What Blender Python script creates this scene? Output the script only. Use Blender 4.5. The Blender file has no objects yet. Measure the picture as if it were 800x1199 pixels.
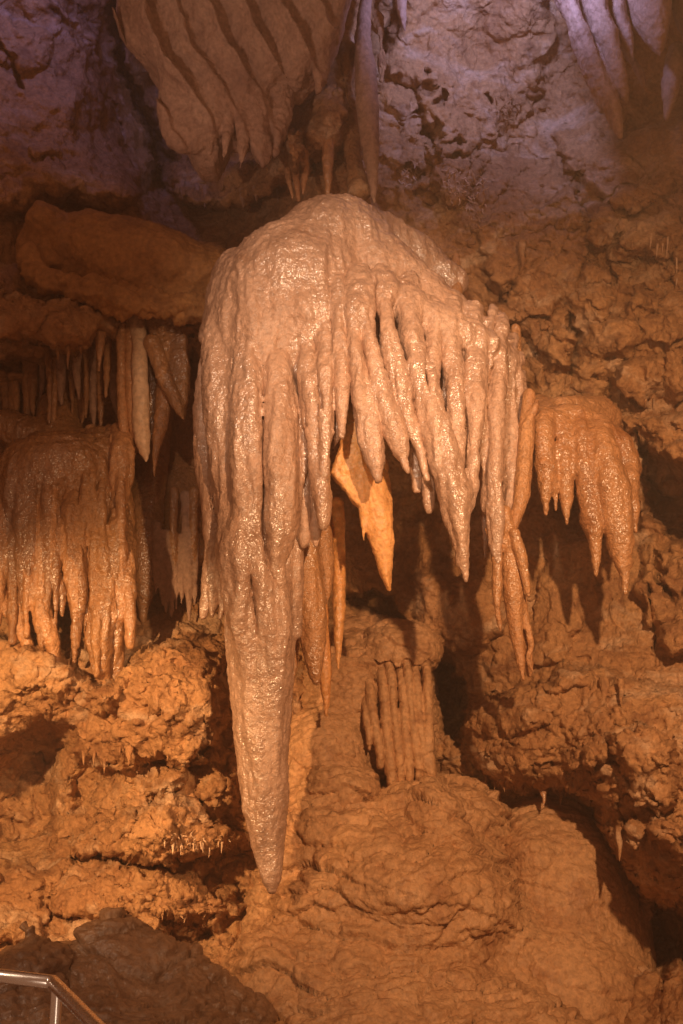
import bpy, math, random
import numpy as np
from math import radians, sin, cos

random.seed(7)
rng = np.random.default_rng(7)
scene = bpy.context.scene
col = scene.collection
f32 = np.float32

# ------------------------------------------------------------------ camera model
FPX = 1286.0
PITCH = radians(14.0)
CAM = np.array([0.0, 0.0, 1.6])
FW = np.array([0, cos(PITCH), sin(PITCH)]); UP = np.array([0, -sin(PITCH), cos(PITCH)])

def P(px, py, Y):
    """world point at distance Y (metres into the cave) seen at photo position px, py"""
    px = np.asarray(px, float); py = np.asarray(py, float); Y = np.asarray(Y, float)
    a = (px-400)/FPX; b = (599.5-py)/FPX
    dy = FW[1]+b*UP[1]; dz = FW[2]+b*UP[2]
    t = Y/dy
    return np.stack([a*t, Y+0*t, CAM[2]+dz*t], -1)

def S(px, py, Y):
    """metres per photo pixel there"""
    b = (599.5-py)/FPX
    return Y/(FW[1]+b*UP[1])/FPX

def to_px(V):
    d = V-CAM
    w = d@FW
    return 400+FPX*d[..., 0]/w, 599.5-FPX*(d@UP)/w

# ------------------------------------------------------------------ noise
_perm = rng.permutation(256).astype(np.int32)
_perm = np.concatenate([_perm, _perm, _perm])
_g = rng.normal(size=(256, 3)); _g /= np.linalg.norm(_g, axis=1, keepdims=True); _g = _g.astype(f32)

def perlin(p):
    p = np.asarray(p, f32)
    i = np.floor(p).astype(np.int32); f = p-i
    u = f*f*f*(f*(f*6-15)+10)
    i &= 255
    out = 0
    for dx in (0, 1):
        ux = u[..., 0] if dx else 1-u[..., 0]
        A = _perm[(i[..., 0]+dx) & 255]
        for dy in (0, 1):
            uy = u[..., 1] if dy else 1-u[..., 1]
            B = _perm[A+((i[..., 1]+dy) & 255)]
            for dz in (0, 1):
                uz = u[..., 2] if dz else 1-u[..., 2]
                g = _g[_perm[B+((i[..., 2]+dz) & 255)] & 255]
                d = g[..., 0]*(f[..., 0]-dx)+g[..., 1]*(f[..., 1]-dy)+g[..., 2]*(f[..., 2]-dz)
                out = out+d*ux*uy*uz
    return out*1.6

def fbm(p, octs=4, gain=0.5, lac=2.03):
    p = np.asarray(p, f32); s = 0; a = 1.0
    for k in range(octs):
        s = s+a*perlin(p*(lac**k)+17.3*k); a *= gain
    return s

def ridged(p, octs=4, gain=0.5):
    s = 0; a = 1.0
    for k in range(octs):
        s = s+a*(1-2*np.abs(perlin(np.asarray(p, f32)*(2.07**k)+9.1*k))); a *= gain
    return s*0.5

def worley(u, v, seed=0, off=False):
    """2-D cellular noise: F1, F2, random per cell"""
    iu = np.floor(u).astype(np.int32); iv = np.floor(v).astype(np.int32)
    F1 = np.full(u.shape, 9., f32); F2 = F1.copy(); cid = np.zeros(u.shape, f32); OV = np.zeros(u.shape, f32)
    for a in (-1, 0, 1):
        for b in (-1, 0, 1):
            cu = iu+a; cv = iv+b
            h = _perm[_perm[(cu+seed*13) & 255]+(cv & 255)]
            h2 = _perm[h+91]
            dv = cv+0.5+(h2/255.-0.5)*0.9-v
            d = np.hypot(cu+0.5+(h/255.-0.5)*0.9-u, dv).astype(f32)
            new = d < F1
            OV = np.where(new, dv, OV)
            F2 = np.where(new, F1, np.minimum(F2, d))
            cid = np.where(new, _perm[h2+33]/255., cid)
            F1 = np.where(new, d, F1)
    return (F1, F2, cid, OV) if off else (F1, F2, cid)

def sstep(a, b, x):
    t = np.clip((x-a)/(b-a), 0, 1); return t*t*(3-2*t)

def poly_sd(u, v, poly):
    """signed distance to a polygon, positive inside"""
    poly = np.asarray(poly, float); n = len(poly)
    d = np.full(u.shape, 1e9); ins = np.zeros(u.shape, bool)
    for i in range(n):
        x0, y0 = poly[i]; x1, y1 = poly[(i+1) % n]
        ex, ey = x1-x0, y1-y0
        t = np.clip(((u-x0)*ex+(v-y0)*ey)/(ex*ex+ey*ey+1e-12), 0, 1)
        d = np.minimum(d, np.hypot(u-x0-t*ex, v-y0-t*ey))
        c = ((y0 > v) != (y1 > v)) & (u < (x1-x0)*(v-y0)/(y1-y0+1e-12)+x0)
        ins ^= c
    return np.where(ins, d, -d)

def line_d(u, v, pts):
    pts = np.asarray(pts, float)
    d = np.full(u.shape, 1e9)
    for i in range(len(pts)-1):
        x0, y0 = pts[i]; ex, ey = pts[i+1]-pts[i]
        t = np.clip(((u-x0)*ex+(v-y0)*ey)/(ex*ex+ey*ey+1e-12), 0, 1)
        d = np.minimum(d, np.hypot(u-x0-t*ex, v-y0-t*ey))
    return d

# ------------------------------------------------------------------ implicit solids
class Solid:
    """smooth union of tapered chains, ellipsoids and slabs, meshed by surface nets"""
    def __init__(s): s.prims = []; s.lo = np.full(3, 1e9); s.hi = np.full(3, -1e9)
    def _grow(s, lo, hi): s.lo = np.minimum(s.lo, lo); s.hi = np.maximum(s.hi, hi)
    def chain(s, pts, part=0, k=0.02, flat=1.0, sub=True):
        # pts: (px, py, Y, radius px)
        pts = np.array(pts, float)
        if sub and len(pts) > 2:                       # smooth the path
            out = []
            for i in range(len(pts)-1):
                p0 = pts[max(i-1, 0)]; p1 = pts[i]; p2 = pts[i+1]; p3 = pts[min(i+2, len(pts)-1)]
                for t in (0, .33, .67):
                    out.append(0.5*((2*p1)+(-p0+p2)*t+(2*p0-5*p1+4*p2-p3)*t*t+(-p0+3*p1-3*p2+p3)*t**3))
            out.append(pts[-1]); pts = np.array(out)
        W = P(pts[:, 0], pts[:, 1], pts[:, 2]); R = np.maximum(pts[:, 3], .6)*S(pts[:, 0], pts[:, 1], pts[:, 2])
        s.prims.append(('c', W, R, part, k, flat))
        m = (R.max()+k+.03)*max(1, 1/flat)
        s._grow(W.min(0)-m, W.max(0)+m); return s
    def cut(s, pts, k=.008, flat=.35):
        s.chain(pts, 0, k, flat); q = s.prims.pop(); s.prims.append(('x',)+q[1:]); return s
    def ell(s, px, py, Y, rx, ry, rY, part=0, k=0.06, rot=0.0):
        # rx, ry in px, rY in metres
        c = P(px, py, Y); sc = S(px, py, Y); r = np.array([rx*sc, rY, ry*sc])
        s.prims.append(('e', c, r, part, k, rot))
        m = r.max()+k+.03
        s._grow(c-m, c+m); return s
    def slab(s, poly, Y, half, part=0, k=0.03, rnd=0.03, slope=(0, 0)):
        # polygon in photo px at distance Y, slope: change of Y per metre in x and z
        poly = np.array(poly, float); W = P(poly[:, 0], poly[:, 1], Y+0*poly[:, 0])
        s.prims.append(('s', W, half, part, k, (rnd, slope, Y)))
        m = half+k+.05
        cx, cz = W[:, 0].mean(), W[:, 2].mean()
        ys = Y+slope[0]*(W[:, 0]-cx)+slope[1]*(W[:, 2]-cz)
        lo = W.min(0)-m; hi = W.max(0)+m; lo[1] = ys.min()-m; hi[1] = ys.max()+m
        s._grow(lo, hi); return s
    def mesh(s, h):
        lo = s.lo-2*h; n = np.ceil((s.hi+2*h-lo)/h).astype(int)+1
        ax = [(lo[i]+h*np.arange(n[i])).astype(f32) for i in range(3)]
        F = np.full(n, 0.5, f32); B = np.full(n, 9, f32); ID = np.zeros(n, np.uint8)
        def put(d, sl, part, k):
            fv = F[sl]
            hh = np.clip(0.5+0.5*(fv-d)/k, 0, 1)
            F[sl] = np.where(fv > 0.45, np.minimum(fv, d), fv*(1-hh)+d*hh-k*hh*(1-hh))
            bv = B[sl]; nw = d < bv
            B[sl] = np.where(nw, d, bv); iv = ID[sl]; ID[sl] = np.where(nw, part, iv)
        def box(a, b):
            i0 = np.clip(np.floor((a-lo)/h).astype(int), 0, n-1); i1 = np.clip(np.ceil((b-lo)/h).astype(int)+1, 1, n)
            return tuple(slice(i0[i], i1[i]) for i in range(3))
        for kind, W, R, part, k, ex in s.prims:
            k = max(k, 1e-3)
            if kind in 'cx':
                m = (R.max()+k+3*h)*max(1, 1/ex)
                sl = box(W.min(0)-m, W.max(0)+m)
                X, Y, Z = ax[0][sl[0]][:, None, None], ax[1][sl[1]][None, :, None], ax[2][sl[2]][None, None, :]
                best = None
                for i in range(len(W)-1):
                    a, b = W[i], W[i+1]; e = b-a
                    t = np.clip(((X-a[0])*e[0]+(Y-a[1])*e[1]+(Z-a[2])*e[2])/(e@e+1e-9), 0, 1)
                    q = np.sqrt((X-a[0]-t*e[0])**2+((Y-a[1]-t*e[1])*ex)**2+(Z-a[2]-t*e[2])**2)-(R[i]+t*(R[i+1]-R[i]))
                    best = q if best is None else np.minimum(best, q)
                if kind == 'x':
                    fv = F[sl]; nb = -best.astype(f32); hh = np.clip(0.5-0.5*(fv-nb)/k, 0, 1)
                    F[sl] = fv*(1-hh)+nb*hh+k*hh*(1-hh)
                else: put(best.astype(f32), sl, part, k)
            elif kind == 'e':
                m = R.max()+k+3*h; sl = box(W-m, W+m)
                X, Y, Z = ax[0][sl[0]][:, None, None]-W[0], ax[1][sl[1]][None, :, None]-W[1], ax[2][sl[2]][None, None, :]-W[2]
                c_, s_ = cos(ex), sin(ex)
                x2 = X*c_+Z*s_; z2 = -X*s_+Z*c_
                q = np.sqrt((x2/R[0])**2+(Y/R[1])**2+(z2/R[2])**2)
                q2 = np.sqrt((x2/R[0]**2)**2+(Y/R[1]**2)**2+(z2/R[2]**2)**2)+1e-6
                put((q*(q-1)/q2).astype(f32), sl, part, k)
            else:
                rnd, slope, Y0 = ex; m = R+k+3*h
                cx, cz = W[:, 0].mean(), W[:, 2].mean()
                ys = Y0+slope[0]*(W[:, 0]-cx)+slope[1]*(W[:, 2]-cz)
                a = W.min(0)-m; b = W.max(0)+m; a[1] = ys.min()-m; b[1] = ys.max()+m
                sl = box(a, b)
                X, Z = np.meshgrid(ax[0][sl[0]], ax[2][sl[2]], indexing='ij')
                sd = -poly_sd(X, Z, W[:, [0, 2]])+rnd
                yc = Y0+slope[0]*(X-cx)+slope[1]*(Z-cz)
                dy = np.abs(ax[1][sl[1]][None, :, None]-yc[:, None, :])-R+rnd
                d2 = sd[:, None, :]+0*dy
                q = np.minimum(np.maximum(d2, dy), 0)+np.hypot(np.maximum(d2, 0), np.maximum(dy, 0))-rnd
                put(q.astype(f32), sl, part, k)
        # surface nets
        sg = F < 0
        c = np.zeros(n-1, np.uint8)
        for i in (0, 1):
            for j in (0, 1):
                for l in (0, 1):
                    c += sg[i:n[0]-1+i, j:n[1]-1+j, l:n[2]-1+l]
        act = np.argwhere((c > 0) & (c < 8)); idx = np.full(n-1, -1, np.int32); idx[tuple(act.T)] = np.arange(len(act))
        acc = np.zeros((len(act), 3)); cnt = np.zeros(len(act))
        corners = [(i, j, l) for i in (0, 1) for j in (0, 1) for l in (0, 1)]
        val = {q: F[act[:, 0]+q[0], act[:, 1]+q[1], act[:, 2]+q[2]] for q in corners}
        for q in corners:
            for a in range(3):
                if q[a] == 0:
                    r = list(q); r[a] = 1; r = tuple(r)
                    va, vb = val[q], val[r]; cr = (va < 0) != (vb < 0)
                    t = np.where(cr, va/(va-vb+1e-12), 0)
                    pt = np.tile(np.array(q, float), (len(act), 1)); pt[:, a] += t
                    acc += pt*cr[:, None]; cnt += cr
        V = lo+h*(act+acc/np.maximum(cnt, 1)[:, None])
        quads = []
        for a in range(3):
            b_, c_ = (a+1) % 3, (a+2) % 3
            sA = [slice(None)]*3; sB = [slice(None)]*3
            sA[a] = slice(0, -1); sB[a] = slice(1, None)
            e = sg[tuple(sA)] != sg[tuple(sB)]
            E = np.argwhere(e)
            ok = (E[:, b_] > 0) & (E[:, c_] > 0) & (E[:, b_] < n[b_]-1) & (E[:, c_] < n[c_]-1)
            E = E[ok]
            def g(db, dc):
                q = E.copy(); q[:, b_] -= db; q[:, c_] -= dc; return idx[tuple(q.T)]
            Q = np.stack([g(0, 0), g(1, 0), g(1, 1), g(0, 1)], 1)
            inside = sg[tuple(E.T)]
            Q[~inside] = Q[~inside][:, ::-1]
            quads.append(Q)
        Q = np.concatenate(quads); Q = Q[(Q >= 0).all(1)]
        vid = ID[act[:, 0], act[:, 1], act[:, 2]]
        return V, Q, vid

def largest(V, Q):
    lab = np.arange(len(V))
    while True:
        m = lab[Q].min(1); new = lab.copy()
        for i in range(4): np.minimum.at(new, Q[:, i], m)
        new = new[new]
        if (new == lab).all(): break
        lab = new
    c = np.bincount(lab[Q[:, 0]], minlength=len(V)); keep = lab == c.argmax()
    re = np.cumsum(keep)-1
    return V[keep], re[Q[keep[Q[:, 0]]]], keep

def vnormals(V, Q):
    a, b, c, d = (V[Q[:, i]] for i in range(4))
    fn = np.cross(c-a, d-b)
    N = np.zeros_like(V)
    for i in range(4):
        for k in range(3):
            N[:, k] += np.bincount(Q[:, i], fn[:, k], len(V))
    return N/(np.linalg.norm(N, axis=1, keepdims=True)+1e-12)

def smooth_v(V, Q, it=1, f=0.5):
    E = np.concatenate([Q[:, [0, 1]], Q[:, [1, 2]], Q[:, [2, 3]], Q[:, [3, 0]]])
    E = np.concatenate([E, E[:, ::-1]])
    cnt = np.bincount(E[:, 0], minlength=len(V))+1e-9
    for _ in range(it):
        A = np.stack([np.bincount(E[:, 0], V[E[:, 1], k], len(V)) for k in range(3)], 1)/cnt[:, None]
        V = V+(A-V)*f
    return V

# ------------------------------------------------------------------ blender objects
def tag(o, label=None, cat=None, group=None, kind=None):
    if label: o['label'] = label
    if cat: o['category'] = cat
    if group: o['group'] = group
    if kind: o['kind'] = kind
    return o

def mesh_obj(name, V, Q, mat, parent=None, origin=None, normals=None):
    me = bpy.data.meshes.new(name)
    V = np.asarray(V, float)
    o3 = np.zeros(3) if origin is None else np.asarray(origin, float)
    Q = np.asarray(Q, np.int32)
    nv, nf, w = len(V), len(Q), Q.shape[1]
    me.vertices.add(nv); me.vertices.foreach_set('co', (V-o3).astype(f32).ravel())
    me.loops.add(nf*w); me.loops.foreach_set('vertex_index', Q.ravel())
    me.polygons.add(nf); me.polygons.foreach_set('loop_start', np.arange(nf, dtype=np.int32)*w)
    me.polygons.foreach_set('use_smooth', np.ones(nf, bool))
    me.update(calc_edges=True)
    if normals is not None:
        me.normals_split_custom_set_from_vertices(normals.astype(f32))
    if mat: me.materials.append(mat)
    o = bpy.data.objects.new(name, me); col.objects.link(o)
    o.location = o3
    if parent is not None:
        o.parent = parent; o.location = o3-np.array(parent.location)
    return o

def empty(name, loc):
    o = bpy.data.objects.new(name, None); col.objects.link(o); o.location = loc; o.empty_display_size = .1
    return o

def flow_relief(V, N, kind, amp=1.0, vid=None):
    """surface relief of flowstone: crinkles, little terraces, drips"""
    x = V[:, 0:1]; y = V[:, 1:2]; z = V[:, 2:3]
    if kind == 'drip':      # crinkled wet calcite with vertical flow
        nz = sstep(.15, .75, N[:, 2]); wp = .35*fbm(V*3.5, 2)[:, None]
        side = 0.015*fbm(np.hstack([x*15+wp, y*15, z*2.0]), 2)+.016*ridged(np.hstack([x*6.5+wp, y*6.5, z*.9]), 2)+.007*perlin(np.hstack([x*6, y*6, z*8]))+.0035*ridged(np.hstack([x*22, y*22, z*34]), 2)
        top = .022*ridged(np.hstack([x*5+wp, y*5, z*17+wp*3]), 2)+.006*fbm(V*12, 2)
        d = side*(1-nz)+top*nz+0.0045*fbm(np.hstack([x*40, y*40, z*22]), 2)
        if vid is not None:
            ph = (vid.astype(float)*3.7)[:, None]
            d += np.where(vid > 2, .010*perlin(np.hstack([x*5+ph, y*5, z*9]))+.0025*ridged(np.hstack([x*12+ph, y*12, z*42]), 2), 0)
    elif kind == 'rough':   # rough rock
        d = 0.045*fbm(V*3.1, 3)+0.022*ridged(V*9, 3)+0.008*fbm(V*38, 2)
    elif kind == 'sheet':   # folded drapery rock
        d = 0.02*fbm(V*4, 2)+0.007*fbm(V*22, 3)+0.003*ridged(V*50, 2)
    elif kind == 'smooth':
        d = 0.006*fbm(V*11, 2)+0.0035*ridged(np.hstack([x*20, y*20, z*34]), 2)+0.0015*perlin(V*80)
    elif kind == 'scale':   # scalloped flowstone apron
        w = V*1.9
        wx = fbm(w+3, 2)*0.10+.018*fbm(V*9, 2); wz = fbm(w+40, 2)*0.09+.016*fbm(V*8+9, 2)
        u = (x[:, 0]+wx)*5.6; v = (z[:, 0]+y[:, 0]*0.15+wz)*10.5
        F1, F2, cid, ov = worley(u, v, 3, True)
        am = sstep(-.45, .4, fbm(V*1.5+7, 2))
        d = am*(.036*np.clip(ov+.1, -.5, .6)+.022*(cid-.5)+.016*sstep(0, .25, F2-F1))
        F1, F2, cid, ov = worley(u*2.2+5, v*2.0, 5, True)
        d += (.014*np.clip(ov, -.5, .6)+.009*(cid-.5)+.008*sstep(0, .3, F2-F1))*(1.15-.5*am)
        d += 0.045*fbm(V*2.2, 3)+0.006*fbm(V*24, 3)+0.003*ridged(V*44, 2)
    if kind == 'scale' and vid is not None: d = np.where(vid == 0, d, .25*d+.003*fbm(V*30, 2))
    return V+N*(d*amp)[:, None]

def build(name, sol, h, mats, label, cat, parts=None, relief='drip', amp=1.0, group=None, sm=1, origin=None, extra=None):
    V, Q, vid = sol.mesh(h)
    V, Q, keep = largest(V, Q); vid = vid[keep]
    V = smooth_v(V, Q, sm)
    N = vnormals(V, Q)
    V = flow_relief(V, N, relief, amp, vid if parts else None)
    if extra is not None: V = extra(V, N)
    N = vnormals(V, Q)
    if origin is None: origin = np.array([V[:, 0].mean(), V[:, 1].mean(), V[:, 2].min()])
    if parts is None:
        return tag(mesh_obj(name, V, Q, mats, None, origin), label, cat, group)
    root = tag(empty(name, origin), label, cat, group)
    fid = vid[Q].max(1)
    for pid in np.unique(fid):                      # stray islands of a part go to the body
        if pid == 0: continue
        w = np.flatnonzero(fid == pid); q = Q[w]; lab = np.arange(len(V))
        for _ in range(400):
            m = lab[q].min(1); new = lab.copy()
            for i in range(4): np.minimum.at(new, q[:, i], m)
            new = new[new]
            if (new == lab).all(): break
            lab = new
        l = lab[q[:, 0]]; fid[w[l != np.bincount(l).argmax()]] = 0
    for pid in np.unique(fid):
        pn, pm, pl = parts[int(pid)]
        q = Q[fid == pid]
        if len(q) < 6: continue
        used = np.unique(q); re = np.full(len(V), -1, np.int32); re[used] = np.arange(len(used))
        v = V[used]
        o = mesh_obj(pn, v, re[q], pm, root, v.mean(0), N[used])
        if pl: o['label'] = pl
    return root

# ------------------------------------------------------------------ materials
def mat_stone(name, c1, c2, c3, rough=0.6, spec=0.5, bump=0.5, bscale=1.0, glint=0.0, sss=0.0, band=0.0, c4=None):
    m = bpy.data.materials.new(name); m.use_nodes = True
    nt = m.node_tree; N = nt.nodes; L = nt.links
    b = N['Principled BSDF']
    geo = N.new('ShaderNodeNewGeometry')
    def mapping(sc):
        mp = N.new('ShaderNodeMapping'); mp.inputs['Scale'].default_value = sc
        L.new(geo.outputs['Position'], mp.inputs['Vector']); return mp.outputs['Vector']
    def noise(scale, det=4, vec=None, rgh=.55, dist=0):
        n = N.new('ShaderNodeTexNoise'); n.inputs['Scale'].default_value = scale
        n.inputs['Detail'].default_value = det; n.inputs['Roughness'].default_value = rgh; n.inputs['Distortion'].default_value = dist
        L.new(vec or geo.outputs['Position'], n.inputs['Vector']); return n.outputs['Fac']
    def ramp(fac, a, bb):
        r = N.new('ShaderNodeMapRange'); r.inputs['From Min'].default_value = a; r.inputs['From Max'].default_value = bb
        L.new(fac, r.inputs['Value']); return r.outputs['Result']
    def mix(fac, A, B):
        x = N.new('ShaderNodeMix'); x.data_type = 'RGBA'
        L.new(fac, x.inputs['Factor'])
        for k, val in ((6, A), (7, B)):
            if isinstance(val, tuple): x.inputs[k].default_value = (*val, 1)
            else: L.new(val, x.inputs[k])
        return x.outputs[2]
    v1 = mapping((1, 1, .55))
    cc = mix(ramp(noise(1.7, 5, v1, .6, .4), .38, .62), c1, c2)
    cc = mix(ramp(noise(5.5, 4, mapping((1, 1, .22)) if glint else None, .65, .8), .50, .72), cc, c3)
    if c4: cc = mix(ramp(noise(2.6, 5, mapping((1, 1, 1.6)), .65, .6), .52, .68), cc, c4)
    # fine speckle of the mineral
    sp = N.new('ShaderNodeMix'); sp.data_type = 'RGBA'; sp.blend_type = 'MULTIPLY'; sp.inputs['Factor'].default_value = .75
    g = N.new('ShaderNodeMapRange'); g.inputs['From Min'].default_value = .3; g.inputs['From Max'].default_value = .7
    g.inputs['To Min'].default_value = .62; g.inputs['To Max'].default_value = 1.3
    L.new(noise(38, 3, None, .7), g.inputs['Value'])
    L.new(cc, sp.inputs[6]); L.new(g.outputs['Result'], sp.inputs[7])
    L.new(sp.outputs[2], b.inputs['Base Color'])
    rr = N.new('ShaderNodeMapRange'); rr.inputs['From Min'].default_value = .35; rr.inputs['From Max'].default_value = .65
    rr.inputs['To Min'].default_value = max(rough-.15, .05); rr.inputs['To Max'].default_value = min(rough+.15, 1)
    L.new(noise(5, 3), rr.inputs['Value']); L.new(rr.outputs['Result'], b.inputs['Roughness'])
    b.inputs['Specular IOR Level'].default_value = spec
    if sss:
        b.inputs['Subsurface Weight'].default_value = sss
        b.inputs['Subsurface Radius'].default_value = (.05, .022, .01); b.inputs['Subsurface Scale'].default_value = 1
    # relief: crust + grain
    h1 = noise(26*bscale, 4, mapping((1, 1, .8)), .62)
    vor = N.new('ShaderNodeTexVoronoi'); vor.inputs['Scale'].default_value = 62*bscale; vor.feature = 'SMOOTH_F1'
    L.new(geo.outputs['Position'], vor.inputs['Vector'])
    ad = N.new('ShaderNodeMath'); ad.operation = 'MULTIPLY_ADD'
    L.new(vor.outputs['Distance'], ad.inputs[0]); ad.inputs[1].default_value = -.35 if glint else -.12; L.new(h1, ad.inputs[2])
    bp = N.new('ShaderNodeBump'); bp.inputs['Strength'].default_value = bump; bp.inputs['Distance'].default_value = .02
    L.new(ad.outputs[0], bp.inputs['Height'])
    b2 = N.new('ShaderNodeBump'); b2.inputs['Strength'].default_value = .35; b2.inputs['Distance'].default_value = .003
    L.new(noise(230, 2), b2.inputs['Height']); L.new(bp.outputs['Normal'], b2.inputs['Normal'])
    L.new(b2.outputs['Normal'], b.inputs['Normal'])
    if glint:               # a broken film of water: sparkles on the crystals
        cw = N.new('ShaderNodeMapRange'); cw.inputs['From Min'].default_value = .42; cw.inputs['From Max'].default_value = .58
        cw.inputs['To Min'].default_value = glint*.10; cw.inputs['To Max'].default_value = glint*.85
        L.new(noise(4, 3, v1), cw.inputs['Value']); L.new(cw.outputs['Result'], b.inputs['Coat Weight']); b.inputs['Coat Roughness'].default_value = .24; b.inputs['Coat IOR'].default_value = 2.3
        b3 = N.new('ShaderNodeBump'); b3.inputs['Strength'].default_value = 1; b3.inputs['Distance'].default_value = .013
        L.new(noise(58, 1.5, None, .6), b3.inputs['Height']); L.new(b3.outputs['Normal'], b.inputs['Coat Normal'])
    return m

M = {}
M['wall'] = mat_stone('cave_rock', (.36, .175, .075), (.50, .27, .12), (.22, .095, .04), .74, .3, 1.0, 1.25, c4=(.60, .40, .25))
M['main'] = mat_stone('wet_calcite', (.50, .30, .20), (.57, .36, .25), (.38, .205, .12), .42, .5, .5, 1.9, glint=1.0)
M['orange'] = mat_stone('orange_calcite', (.50, .24, .10), (.58, .30, .135), (.38, .16, .06), .38, .5, .6, 1.9, glint=.6)
M['amber'] = mat_stone('amber_calcite', (.74, .34, .11), (.80, .41, .15), (.60, .25, .08), .45, .5, .5, 1.0, glint=.3, sss=.1)
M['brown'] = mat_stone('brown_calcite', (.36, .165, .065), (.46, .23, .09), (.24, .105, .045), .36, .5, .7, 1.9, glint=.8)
M['grey'] = mat_stone('pale_rock', (.40, .24, .17), (.48, .31, .22), (.30, .17, .12), .68, .35, .8, .9)
M['shade_mound'] = mat_stone('shade_dark_flowstone', (.22, .115, .06), (.29, .16, .085), (.15, .075, .037), .42, .5, .8, .7, glint=.2)  # base colour darkened to stand in for shade on the front mound
M['mound'] = mat_stone('tan_flowstone', (.47, .245, .11), (.56, .315, .155), (.36, .17, .075), .6, .4, .9, 1.0)
M['ledge'] = mat_stone('ochre_ledge', (.36, .17, .06), (.44, .22, .08), (.28, .13, .05), .6, .3, .6, .8)
M['pale'] = mat_stone('pale_calcite', (.70, .46, .28), (.76, .54, .36), (.60, .36, .2), .5, .5, .4, 1.0)

def metal(name, c, r):
    m = bpy.data.materials.new(name); m.use_nodes = True; b = m.node_tree.nodes['Principled BSDF']
    b.inputs['Base Color'].default_value = (*c, 1); b.inputs['Metallic'].default_value = 1
    n = m.node_tree.nodes.new('ShaderNodeTexNoise'); n.inputs['Scale'].default_value = 30
    q = m.node_tree.nodes.new('ShaderNodeMapRange'); q.inputs['To Min'].default_value = r-.08; q.inputs['To Max'].default_value = r+.15
    m.node_tree.links.new(n.outputs['Fac'], q.inputs['Value']); m.node_tree.links.new(q.outputs['Result'], b.inputs['Roughness'])
    return m
M['steel'] = metal('brushed_steel', (.85, .82, .80), .24)

# ------------------------------------------------------------------ cave wall
def axis(lo, hi, a, b, fine, coarse):
    return np.concatenate([np.arange(lo, a, coarse), np.arange(a, b, fine), np.arange(b, hi, coarse)])

gu = axis(-520, 1320, -40, 840, 1.75, 9); gv = axis(-420, 1620, -40, 1240, 1.75, 9)
U0, V0 = np.meshgrid(gu, gv, indexing='xy')

CTRL = [  # px, py, Y
 (-500,-400,4.2),(100,-400,4.6),(500,-400,4.7),(900,-400,4.5),(1300,-400,4.0),
 (-500,100,4.8),(-500,600,4.6),(-500,1100,4.4),(-500,1600,4.2),(1300,100,4.8),(1300,600,4.6),(1300,1100,4.4),(1300,1600,4.0),
 (0,-100,5.9),(200,-100,5.7),(400,-100,5.7),(600,-100,5.7),(800,-100,5.4),
 (20,40,6.5),(90,120,6.4),(60,200,6.3),(150,230,6.3),(180,100,7.3),(165,170,7.5),(230,220,7.1),(300,230,6.6),
 (400,40,6.1),(380,150,5.9),(400,200,5.95),(480,60,6.3),(560,60,6.5),(620,120,6.6),(640,180,6.4),(500,150,6.2),(520,230,6.1),
 (700,100,6.4),(780,150,6.2),(700,220,6.1),(780,300,5.9),(620,300,6.1),(560,300,6.1),(700,380,6.0),(780,440,5.85),(640,430,6.2),(600,470,6.5),
 (20,300,6.1),(20,400,5.9),(100,400,6.0),(60,450,6.3),(10,480,6.4),(130,440,6.6),(200,430,6.7),(230,520,7.2),(220,620,7.1),(180,600,6.9),(100,620,6.6),(20,620,6.5),
 (220,700,6.5),(150,740,6.2),(230,780,5.95),(150,820,5.8),(60,790,5.9),(20,800,5.8),(250,860,5.9),(180,850,5.75),
 (40,900,6.8),(60,950,6.7),(30,1000,6.4),(120,880,6.1),(180,900,6.1),(200,950,5.8),(160,990,5.75),(230,1000,5.9),(280,1000,6.1),(200,1060,5.8),(250,1100,5.9),(60,1080,5.8),(30,1060,6.0),
 (300,1100,5.9),(360,600,6.6),(450,600,6.6),(440,690,6.5),(500,560,6.5),(520,660,6.25),(560,740,6.2),(500,740,6.3),(540,820,6.5),(600,700,6.15),(600,600,6.3),
 (680,640,6.05),(760,620,6.2),(780,700,5.9),(700,760,6.0),(640,820,5.95),(580,860,6.0),(620,900,5.9),(700,850,5.75),(780,850,5.6),(720,920,5.6),(790,960,5.45),
 (760,1030,5.6),(700,1000,6.2),(660,980,6.5),(700,1100,6.2),(780,1100,6.0),(790,1190,5.5),(600,1000,6.5),(640,1150,6.3),(400,850,6.1),(400,1000,6.2),(500,1200,5.9),
 (0,1250,5.0),(300,1250,5.4),(800,1300,5.0),(400,1600,3.6),(0,1600,3.8),(900,1600,3.6)]
C = np.array(CTRL, float)

def rbf(u, v):
    s = 100.0
    X = C[:, :2]/s
    D = np.hypot(X[:, None, 0]-X[None, :, 0], X[:, None, 1]-X[None, :, 1])
    w = np.linalg.solve(D+0.25*np.eye(len(C))*-1, C[:, 2]-C[:, 2].mean())
    out = np.full(u.shape, C[:, 2].mean())
    for i in range(len(C)):
        out += w[i]*np.hypot(u/s-X[i, 0], v/s-X[i, 1])
    return out

g2 = np.stack([U0/90, V0/90, 0*U0], -1)
wu = U0+9*fbm(g2*1.3+5, 4)+5*fbm(g2*5+50, 3)
wv = V0+9*fbm(g2*1.3+95, 4)+5*fbm(g2*5+150, 3)
Yw = rbf(U0, V0)

LL = lambda m: m[0] < 320 and m[1] > 730
def block(poly, d, soft=10):
    """a mass of rock standing proud of the wall by d metres"""
    global Yw
    sd = poly_sd(wu, wv, poly)
    m = np.mean(poly, 0)
    if m[0] > 540 and m[1] < 500: d *= .62; soft *= 1.2
    if LL(m): d *= .66; soft *= 1.5
    hgt = np.sqrt(np.clip(sd/soft, 0, 1)*(2-np.clip(sd/soft, 0, 1)))
    Yw = Yw-d*hgt

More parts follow.
